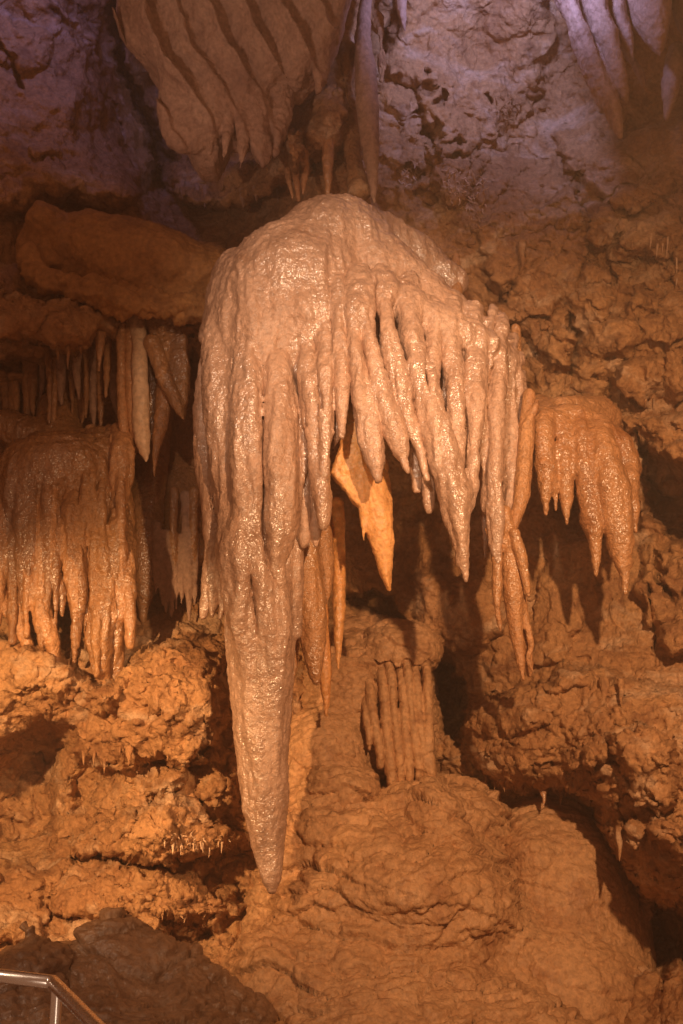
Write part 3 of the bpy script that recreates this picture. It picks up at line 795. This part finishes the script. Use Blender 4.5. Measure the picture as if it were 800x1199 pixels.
# small fringe cluster in the gap
s = Solid()
s.chain([(184,650,6.35,15),(212,640,6.35,20),(234,648,6.35,14)], 0, .06)
s.chain([(212,440,7.1,40),(212,560,6.75,34),(212,640,6.4,24)], 0, .06)
tp = {0: ('cap', M['brown'], None)}
for i, (x, y, yt, r) in enumerate([(189,650,708,4),(195,650,716,4),(201,655,722,4),(207,650,712,3),(214,655,706,4),(222,650,726,5),(229,650,708,3),(183,640,695,4),(204,600,670,4),(217,605,668,4),(227,600,664,4)]):
    s.chain([(x,y-25,6.22,r*1.4),(x,(y+yt)/2,6.2,r),(x+random.uniform(-2,2),yt,6.2,1.2)], 1+i, .01); tp[1+i] = ('stalactite', M['grey' if y > 600 else 'brown'], None)
build('stalactite_cluster', s, .007, None, 'pale shaded fringe of tiny stalactites in the gap left of the great column', 'stalactite cluster', tp, 'smooth', 1.0, origin=P(205, 726, 6.3))

# ------------------------------------------------------------------ ledge slab
s = Solid()
s.chain([(62,292,5.95,38),(110,298,5.92,47),(170,312,5.9,48),(222,326,5.92,42),(250,335,6.0,36)], 0, .06)
s.chain([(62,300,6.3,46),(240,330,6.3,44)], 0, .1)
s.ell(58, 268, 5.85, 22, 22, .2, 0, .05)
s.chain([(36,300,5.75,12),(60,328,5.74,12),(120,345,5.72,12),(190,356,5.74,13),(235,366,5.78,12)], 0, .07)
def lip(V, N):
    px, py = to_px(V)
    e = poly_sd(px, py, [(20,300),(60,318),(150,330),(250,345),(250,400),(20,400)])
    w = sstep(-8, 8, e)
    V = V+N*(.03*fbm(V*3.5, 3)+.010*ridged(V*np.array([7, 7, 15])+4, 3))[:, None]
    return V+N*(w*(.045*ridged(V*np.array([8, 8, 20]), 3)+.014*fbm(V*40, 2)))[:, None]
build('rock_ledge', s, .011, M['ledge'], 'smooth ochre slab of rock jutting out at upper left against the dome', 'rock ledge', None, 'smooth', 2.0, extra=lip)

# ------------------------------------------------------------------ top left folded drapery rock
s = Solid()
s.slab([(140,-60),(420,-60),(408,20),(395,60),(375,88),(350,108),(330,102),(298,118),(296,150),(285,160),(268,158),(250,190),(232,186),(210,150),(195,105),(165,70),(148,20)], 5.55, .15, 0, .05, .07, (0, -.25))
s.ell(180, 20, 5.48, 40, 60, .14, 0, .06); s.ell(235, 110, 5.5, 44, 80, .10, 0, .06, radians(-15))
s.chain([(285,140,5.5,9),(284,175,5.47,5),(281,198,5.47,1.5)], 0, .015)
s.chain([(268,140,5.5,8),(264,175,5.47,4),(262,188,5.47,1.5)], 0, .015)
s.chain([(305,110,5.55,16),(300,150,5.53,14),(306,180,5.52,8),(308,196,5.52,2)], 0, .03)
s.chain([(328,100,5.6,16),(325,140,5.58,13),(322,180,5.55,3)], 0, .03)
s.chain([(372,60,5.5,14),(376,85,5.45,8),(372,108,5.45,2)], 0, .03)
def folds(V, N):
    px, py = to_px(V)
    t = (px-.56*py+16*fbm(V*1.7+3, 2)+3*fbm(V*9, 2))/41.
    fr = np.mod(t, 1); h1 = _perm[np.floor(t).astype(int) & 255]/255.
    out = (.07+.10*h1)*np.where(fr < .86, (fr/.86)**1.6, 1-sstep(.86, 1.0, fr))
    fr = np.mod(t*2.1+.3*fbm(V*4, 2), 1)
    out += .020*np.where(fr < .8, fr/.8, 1-sstep(.8, 1, fr))
    out *= 1-.75*sstep(80, 130, py+.3*(px-250))
    rag = sstep(285, 310, px-.1*py)*sstep(60, 110, py)
    V = V.copy(); V[:, 1] -= out*(N[:, 1] < 0)
    return V+N*(rag*(.035*ridged(V*11, 3)-.01)+.008*ridged(V*np.array([16, 16, 5]), 2))[:, None]
build('rock_drapery', s, .010, M['grey'], 'folded pale rock drapery sweeping down from the ceiling at top left', 'drapery', None, 'sheet', 1.0, extra=folds)

# rough boss above the dome
s = Solid()
s.chain([(425,-30,6.0,24),(400,60,5.95,20),(385,120,5.85,22),(385,160,5.8,15)], 0, .05)
s.chain([(405,110,5.9,12),(412,150,5.85,10),(415,190,5.8,9),(420,225,5.75,10)], 0, .04)
s.chain([(440,20,6.0,8),(447,60,5.95,6),(446,95,5.95,3)], 0, .02)
s.chain([(408,60,5.8,4),(405,100,5.75,4),(412,130,5.75,3)], 0, .02)
s.chain([(450,150,6.05,14),(452,200,6.0,14),(455,240,5.95,16)], 0, .05)
build('rock_rib', s, .009, M['wall'], 'rough knobbly rock rib between the ceiling and the top of the dome', 'rock', None, 'rough', .8)
G = 'stalactites over the dome'
for pts, mt, lb in [
 ([(430,-10,5.75,6),(425,40,5.7,9),(428,90,5.68,13),(432,150,5.67,12),(436,200,5.66,7),(438,238,5.66,1.5)], 'grey', 'long pale stalactite hanging just above the top of the dome'),
 ([(384,165,5.72,7),(384,200,5.7,6),(384,244,5.7,1.5)], 'orange', 'orange stalactite left of the long pale one, tip touching the dome'),
 ([(355,175,5.75,6),(357,200,5.72,5),(355,226,5.72,1.5)], 'orange', 'second small orange stalactite on the dome, left of the lone orange one'),
 ([(345,190,5.74,4),(347,210,5.72,4),(350,235,5.72,1.5)], 'orange', 'thin orange spike, nearest to the dome in the small group of three'),
 ([(336,192,5.78,4),(339,212,5.76,3),(343,232,5.76,1.5)], 'orange', 'outermost left spike of the small group above the dome'),
 ([(466,-20,5.8,8),(470,10,5.8,6),(474,36,5.8,1.5)], 'grey', 'short grey stalactite at the top edge right of the long pale one'),
]:
    stal('stalactite', pts, mt, lb, G)
# top right draperies
G = 'draperies at the top right'
for pts, ex, lb in [
 ([(650,-40,5.5,12),(668,10,5.5,10),(685,60,5.5,11),(705,105,5.5,10),(718,130,5.5,8),(727,161,5.5,1.5)], [[(700,60,5.55,8),(715,110,5.53,7),(722,140,5.52,4)]], 'longest purple brown drapery pointing down at top right'),
 ([(685,-40,5.55,14),(700,20,5.52,13),(715,60,5.5,12),(724,95,5.5,8),(733,119,5.5,1.5)], [[(690,0,5.56,12),(708,50,5.55,10)]], 'second drapery at top right with forked tip'),
 ([(712,-30,5.6,12),(722,20,5.57,11),(733,50,5.55,8),(742,72,5.55,1.5)], [], 'third narrower drapery at top right'),
 ([(755,-40,5.5,26),(762,0,5.48,22),(768,35,5.48,14),(773,66,5.48,1.5)], [[(745,-20,5.5,14),(755,20,5.5,12)]], 'widest drapery at top right with a single point'),
 ([(790,60,5.7,10),(786,100,5.68,8),(780,141,5.68,1.5)], [], 'brown flap hanging lowest near the right edge at top'),
 ([(735,60,5.75,5),(750,85,5.73,4),(754,100,5.73,1.5)], [], 'small thin spike tucked under the widest drapery'),
 ([(810,-40,5.5,26),(815,30,5.5,18),(812,70,5.5,4)], [], 'drapery cut off by the right edge at top'),
]:
    stal('drapery', pts, 'grey', lb, G, 'drapery', .008, .02, 'sheet', .8, .6, ex)

# ------------------------------------------------------------------ fluted column and aprons
s = Solid()
s.ell(470, 762, 6.2, 44, 34, .22, 0, .08)
s.ell(425, 845, 6.37, 92, 100, .40, 0, .06, radians(12))
s.ell(400, 780, 6.55, 70, 60, .30, 0, .1)
s.ell(385, 890, 6.15, 56, 66, .34, 0, .06)
s.ell(370, 970, 5.95, 46, 60, .3, 0, .05)
s.ell(400, 925, 5.90, 44, 30, .26, 0, .05)
s.chain([(350,850,6.05,14),(352,900,5.95,16),(350,930,5.9,12)], 0, .03)
s.chain([(375,850,6.0,12),(376,900,5.9,14),(374,925,5.88,9)], 0, .03)
fp = {0: ('body', M['mound'], None)}
for i, (x0, y0, x1, y1, r) in enumerate([(425,800,434,885,5),(436,790,446,905,6),(447,788,457,922,6.5),(458,784,469,920,6.5),(469,780,481,924,7),(480,776,491,918,7),(490,774,500,912,6.5),(500,782,507,930,6)]):
    r *= random.uniform(.72, 1.08); x0 += random.uniform(-3, 3); x1 += random.uniform(-2.5, 2.5); y0 += random.uniform(-16, 12); y1 += random.uniform(-12, 6); s.chain([(x0-5,y0-16,6.12,r*.7),(x0,y0+10,5.98,r*.9),((x0+x1)/2-1,(y0+y1)/2,5.90,r),(x1,y1-18,5.87,r*.95),(x1+.5,y1,5.88,r*.6)], 1+i, .004, .6); fp[1+i] = ('flute', M['mound'], None)
build('fluted_column', s, .0080, None, 'flowstone column with parallel organ pipe flutes behind the great stalactite', 'flowstone column', fp, 'scale', .65, origin=P(440, 930, 6.1))

s = Solid()
s.ell(455, 1090, 5.95, 165, 150, .70, 0, .12)
s.ell(395, 1160, 5.65, 140, 100, .55, 0, .12)
s.ell(500, 975, 6.05, 95, 60, .42, 0, .12)
s.ell(400, 1045, 5.55, 75, 40, .26, 0, .08, radians(10))
s.ell(480, 1035, 5.50, 90, 50, .30, 0, .08)
s.ell(540, 1060, 5.60, 60, 40, .30, 0, .08)
s.ell(338, 1020, 5.70, 22, 60, .2, 0, .04, radians(8))
s.ell(380, 985, 5.80, 46, 46, .3, 0, .07, radians(25))
s.ell(330, 1130, 5.50, 50, 46, .3, 0, .08)
s.ell(420, 1110, 5.42, 90, 28, .18, 0, .07)
s.ell(470, 1240, 5.35, 230, 100, .55, 0, .15)
s.ell(590, 1160, 6.05, 110, 120, .60, 0, .15)
s.chain([(507,926,5.85,6),(511,950,5.65,18),(516,975,5.6,30)], 0, .09)
build('flowstone_mound', s, .0105, M['mound'], 'broad scalloped tan flowstone mound filling the bottom centre', 'flowstone mound', None, 'scale', 1.0)
s = Solid()
s.ell(645, 1080, 6.2, 105, 145, .55, 0, .1)
s.ell(618, 1000, 6.0, 40, 34, .30, 0, .05)
s.ell(650, 1180, 5.9, 110, 110, .5, 0, .1)
s.ell(700, 1130, 6.1, 60, 90, .4, 0, .1)
s.ell(640, 960, 6.35, 60, 45, .3, 0, .08)
build('flowstone_mound', s, .0105, M['mound'], 'darker smooth flowstone hump under the rock arch at lower right', 'flowstone mound', None, 'scale', .5)
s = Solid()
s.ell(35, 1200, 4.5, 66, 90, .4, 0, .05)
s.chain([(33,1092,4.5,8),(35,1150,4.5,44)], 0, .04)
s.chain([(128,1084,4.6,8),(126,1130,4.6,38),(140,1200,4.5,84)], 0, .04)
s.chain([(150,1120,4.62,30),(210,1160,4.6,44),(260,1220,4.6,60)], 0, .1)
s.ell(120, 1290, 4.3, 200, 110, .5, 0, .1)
build('flowstone_mound', s, .009, M['shade_mound'], 'dark wet mound with two peaks behind the handrail at bottom left', 'flowstone mound', None, 'scale', 1.1)

# ------------------------------------------------------------------ small stalactites on the walls
def tiny(name, px, py, L, r, mat, label, group, lean=0.0, off=.02, cat='stalactite'):
    Y = wallY(px, py)-off
    L *= random.uniform(.6, 1.15); top = P(px, py-7, Y+.05); tip = P(px+lean, py+L, Y-.01)
    sc = S(px, py, Y); n = 7; rings = 7; V = []; Q = []
    for i in range(rings):
        t = i/(rings-1); c = top+(tip-top)*t
        rr = r*sc*(1-t)**.8*(1+.18*random.uniform(-1, 1))+.0008
        for j in range(n):
            a = 2*math.pi*j/n
            V.append((c[0]+rr*cos(a)+r*sc*.12*sin(9*t+px), c[1]+rr*sin(a), c[2]))
    for i in range(rings-1):
        for j in range(n):
            Q.append((i*n+j, (i+1)*n+j, (i+1)*n+(j+1) % n, i*n+(j+1) % n))
    o = mesh_obj(name, np.array(V), np.array(Q), M[mat], None, top)
    return tag(o, label, cat, group)
sets = [
 ('fringe of tiny stalactites under the lit ledge at left', [(190+8*i+random.uniform(-2,2), 986+random.uniform(-3,3), random.uniform(6,18), 2.2) for i in range(12)], 'pale', 'tiny pale stalactite in the fringe under the lit ledge left of the column tip'),
 ('teeth under the upper lit rock at left', [(100+12*i+random.uniform(-4,4), 885+random.uniform(-8,8)-abs(i-5)*2, random.uniform(9,24), 3.2) for i in range(9)], 'wallc', 'small tooth under the overhanging orange rock at left'),
 ('teeth under the arch at lower right', [(x, y, l, r) for x, y, l, r in [(568,905,18,4),(578,915,10,3),(590,918,9,3),(612,920,9,3),(650,918,10,3),(664,925,10,3),(600,920,7,2)]], 'wallc', 'small tooth along the underside of the rock arch at lower right'),
 ('soda straws at the right edge', [(768,282,22,2),(776,278,20,2),(783,276,26,2),(790,290,30,2.4),(763,272,26,4),(796,320,26,2)], 'pale', 'thin straw stalactite near the right edge above the cracked plates'),
 ('stubs under the ledge at far right', [(700+14*i, 590+random.uniform(-8,8), random.uniform(10,20), 3) for i in range(4)], 'wallc', 'small stub in the shadow right of the orange cluster'),
 ('fringe under the grey plate at right', [(728+7*i, 470-abs(i-3)*2, random.uniform(6,12), 2) for i in range(6)], 'wallc', 'tiny spike under the grey plate at right'),
 ('spikes under the top left drapery', [(215+14*i, 232-abs(i-4)*3, random.uniform(10,20), 4) for i in range(9)], 'grey', 'small rough spike in the dark under the top left drapery'),
 ('teeth under the ledge slab', [(40+13*i+random.uniform(-4,4), 398+random.uniform(-8,14), random.uniform(14,32), 4.5) for i in range(14)], 'brown', 'small brown tooth hanging in the rocks under the ochre ledge'),
 ('row of spikes behind the curtain top', [(8+9*i, 470+random.uniform(-6,6), random.uniform(14,26), 3.5) for i in range(8)], 'brown', 'small spike behind the top of the left curtain'),
]
M['wallc'] = M['wall']
for grp, items, mt, lb in sets:
    for (x, y, l, r) in items:
        if len(items) > 7 and random.random() < .28: continue
        x += random.uniform(-3, 3); r *= random.uniform(.7, 1.15)
        tiny('small_stalactite', x, y, l, r, mt, lb, grp, random.uniform(-2, 2))
for x, y, l, r, mt, lb in [
 (636,922,24,6,'orange','reddish spike alone under the crest of the rock arch'),
 (708,800,24,7,'wall','left one of the two teeth in the middle of the right wall'),
 (727,802,26,5,'wall','right one of the two teeth in the middle of the right wall'),
 (611,290,28,6,'wall','pale stub on the wall above the right shoulder of the dome'),
 (658,930,14,4,'wall','small tooth right of the reddish spike under the arch'),
 (725,975,30,5,'wall','slanting flake on the lower right wall'),
 (152,880,22,5,'wall','broken stub in the hollow under the orange rock at left')]:
    tiny('small_stalactite', x, y, l, r, mt, lb, None, random.uniform(-2, 2), .1)

# helictite tufts: crooked little twigs growing out of the wall
def tuft(px, py, rx, ry, n, mat, label, L=14, r=1.3):
    V = []; Q = []
    for k in range(n):
        x = px+random.uniform(-rx, rx); y = py+random.uniform(-ry, ry); Y = wallY(x, y)+.01
        c = P(x, y, Y); sc = S(x, y, Y); d = np.array([random.uniform(-.6, .6), -1, random.uniform(-.8, .8)])
        seg = 5; m = 5; base = len(V); ln = L*sc*random.uniform(.5, 1.2)/seg
        for i in range(seg+1):
            rr = r*sc*(1-i/seg*.7)
            d = d/np.linalg.norm(d)
            a1 = np.cross(d, [.3, .2, 1]); a1 /= np.linalg.norm(a1); a2 = np.cross(d, a1)
            for j in range(m):
                t = 2*math.pi*j/m; V.append(c+rr*(a1*cos(t)+a2*sin(t)))
            c = c+d*ln; d = d+np.array([random.uniform(-.7, .7), random.uniform(-.2, .3), random.uniform(-.8, .5)])
        for i in range(seg):
            for j in range(m):
                Q.append((base+i*m+j, base+i*m+(j+1) % m, base+(i+1)*m+(j+1) % m, base+(i+1)*m+j))
    V = np.array(V)
    tag(mesh_obj('helictite_tuft', V, np.array(Q), M[mat], None, V.mean(0)), label, 'helictites', None, 'stuff')
tuft(545, 225, 24, 22, 70, 'pale', 'bush of crooked pale helictites on the wall right of the dome top')
tuft(556, 268, 8, 22, 22, 'orange', 'narrow trail of orange helictites below the pale bush')
tuft(478, 205, 12, 12, 26, 'pale', 'helictites in the dark pit above the dome')
tuft(595, 130, 14, 14, 22, 'wall', 'faint helictites on the smooth wall at upper right')
tuft(730, 300, 50, 18, 120, 'wall', 'crust of stubby helictites over the cracked plates at right', 9)
tuft(770, 225, 30, 20, 60, 'wall', 'yellowish crust of twigs near the right edge at upper right', 9)
tuft(190, 1075, 70, 26, 110, 'wall', 'crumbly coral crust behind the dark two peaked mound', 9, 1.6)
tuft(240, 985, 44, 8, 60, 'pale', 'coral crust along the lit ledge left of the column tip', 9, 1.4)

# ------------------------------------------------------------------ handrail
def tube(name, pts, r, mat, parent=None, n=20):
    pts = [np.array(p, float) for p in pts]; V = []; Q = []
    for i, c in enumerate(pts):
        d = (pts[min(i+1, len(pts)-1)]-pts[max(i-1, 0)]); d /= np.linalg.norm(d)
        a1 = np.cross(d, [0, 0, 1.0]) if abs(d[2]) < .9 else np.cross(d, [0, 1.0, 0]); a1 /= np.linalg.norm(a1); a2 = np.cross(d, a1)
        for j in range(n):
            t = 2*math.pi*j/n; V.append(c+r*(a1*cos(t)+a2*sin(t)))
    for i in range(len(pts)-1):
        for j in range(n):
            Q.append((i*n+j, i*n+(j+1) % n, (i+1)*n+(j+1) % n, (i+1)*n+j))
    V = np.array(V); return mesh_obj(name, V, np.array(Q), mat, parent, V.mean(0))
YR = 3.5
corner = P(62, 1150, YR)
left = P(-120, 1128, YR+.15); right = P(190, 1280, YR-.75)
hr = tag(empty('handrail', (corner[0], corner[1], 0.0)), 'polished steel handrail with a bent corner at the bottom left', 'handrail')
bend = [left, left+(corner-left)*.5, corner+(left-corner)*.02, corner, corner+(right-corner)*.03, corner+(right-corner)*.5, right]
tube('top_rail', bend, .020, M['steel'], hr)
pc = corner+(right-corner)*.05
tube('post', [pc-np.array([0, 0, .01]), pc-np.array([0, 0, .5]), np.array([pc[0], pc[1], -.3])], .017, M['steel'], hr)
lw = np.array([0, 0, -.42])
tube('lower_rail', [left+lw, corner+lw, right+lw], .015, M['steel'], hr)

# ------------------------------------------------------------------ camera, lamps, world
cd = bpy.data.cameras.new('camera'); cam = bpy.data.objects.new('camera', cd); col.objects.link(cam)
cam.location = CAM; cam.rotation_euler = (radians(90)+PITCH, 0, 0)
cd.sensor_fit = 'VERTICAL'; cd.angle = 2*math.atan(599.5/FPX); cd.clip_end = 200; cd.clip_start = .05
scene.camera = cam

def spot(name, loc, target, power, color, size=60, blend=.8, radius=.08):
    ld = bpy.data.lights.new(name, 'SPOT'); ld.energy = power; ld.color = color
    ld.spot_size = radians(size); ld.spot_blend = blend; ld.shadow_soft_size = radius
    o = bpy.data.objects.new(name, ld); col.objects.link(o); o.location = loc
    from mathutils import Vector
    o.rotation_euler = (Vector(target)-Vector(loc)).to_track_quat('-Z', 'Y').to_euler()
    return o
spot('cave_lamp_key', (-.5, .6, 4.1), P(425, 395, 5.2), 640, (1, .70, .48), 32, 1.0, .05)
spot('cave_lamp_low', (-.5, 2.4, .5), P(410, 540, 5.2), 120, (1, .58, .26), 26, 1.0, .05)
spot('cave_lamp_right', (1.3, .5, 3.6), P(590, 780, 6), 1080, (1, .59, .30), 64, 1.0, .06)
spot('cave_lamp_left', (-2.4, 2.2, 2.5), P(140, 920, 6), 1000, (1, .58, .26), 44, .9, .05)
spot('added_rail_spot', (-2.5, 1.0, 3.2), P(70, 1160, 4.0), 150, (1, .72, .50), 30, 1.0, .05)  # added spot, puts highlights on the rail and glints on the mound
spot('added_post_spot', (.1, 1.4, .35), P(62, 1165, 3.5), 16, (1, .75, .55), 24, 1.0, .04)  # added low spot for the highlight on the handrail post
spot('cave_lamp_upper', (-2.3, 1.8, 2.7), P(280, 80, 5.4), 170, (1, .66, .52), 28, 1.0, .05)
spot('cave_lamp_violet', P(610, -120, 4.85), P(590, 20, 6.3), 92, (.42, .46, 1.0), 150, 1.0, .12)
spot('cave_lamp_blue', P(60, -130, 5.1), P(70, 60, 6.3), 19, (.27, .30, 1.0), 140, 1.0, .10)

w = bpy.data.worlds.new('World'); scene.world = w; w.use_nodes = True
bg = w.node_tree.nodes['Background']; bg.inputs['Color'].default_value = (.95, .42, .21, 1); bg.inputs['Strength'].default_value = .24
# ------------------------------------------------------------------ damp air lit by the lamps
hv = np.array([(x, y, z) for z in (-3, 9) for x, y in ((-7, -3), (7, -3), (7, 10), (-7, 10))], float)
hq = np.array([[0, 3, 2, 1], [4, 5, 6, 7], [0, 1, 5, 4], [1, 2, 6, 5], [2, 3, 7, 6], [3, 0, 4, 7]])
hm = bpy.data.materials.new('haze'); hm.use_nodes = True; nt = hm.node_tree; nt.nodes.remove(nt.nodes['Principled BSDF'])
pv = nt.nodes.new('ShaderNodeVolumePrincipled'); pv.inputs['Color'].default_value = (1, .82, .68, 1)
pv.inputs['Density'].default_value = .026; pv.inputs['Anisotropy'].default_value = .25
nt.links.new(pv.outputs[0], nt.nodes['Material Output'].inputs['Volume'])
tag(mesh_obj('haze', hv, hq, hm), kind='stuff')
scene.view_settings.view_transform = 'Standard'; scene.view_settings.look = 'None'
scene.view_settings.exposure = 0.12; scene.view_settings.gamma = 1
scene.cycles.max_bounces = 5; scene.cycles.diffuse_bounces = 3
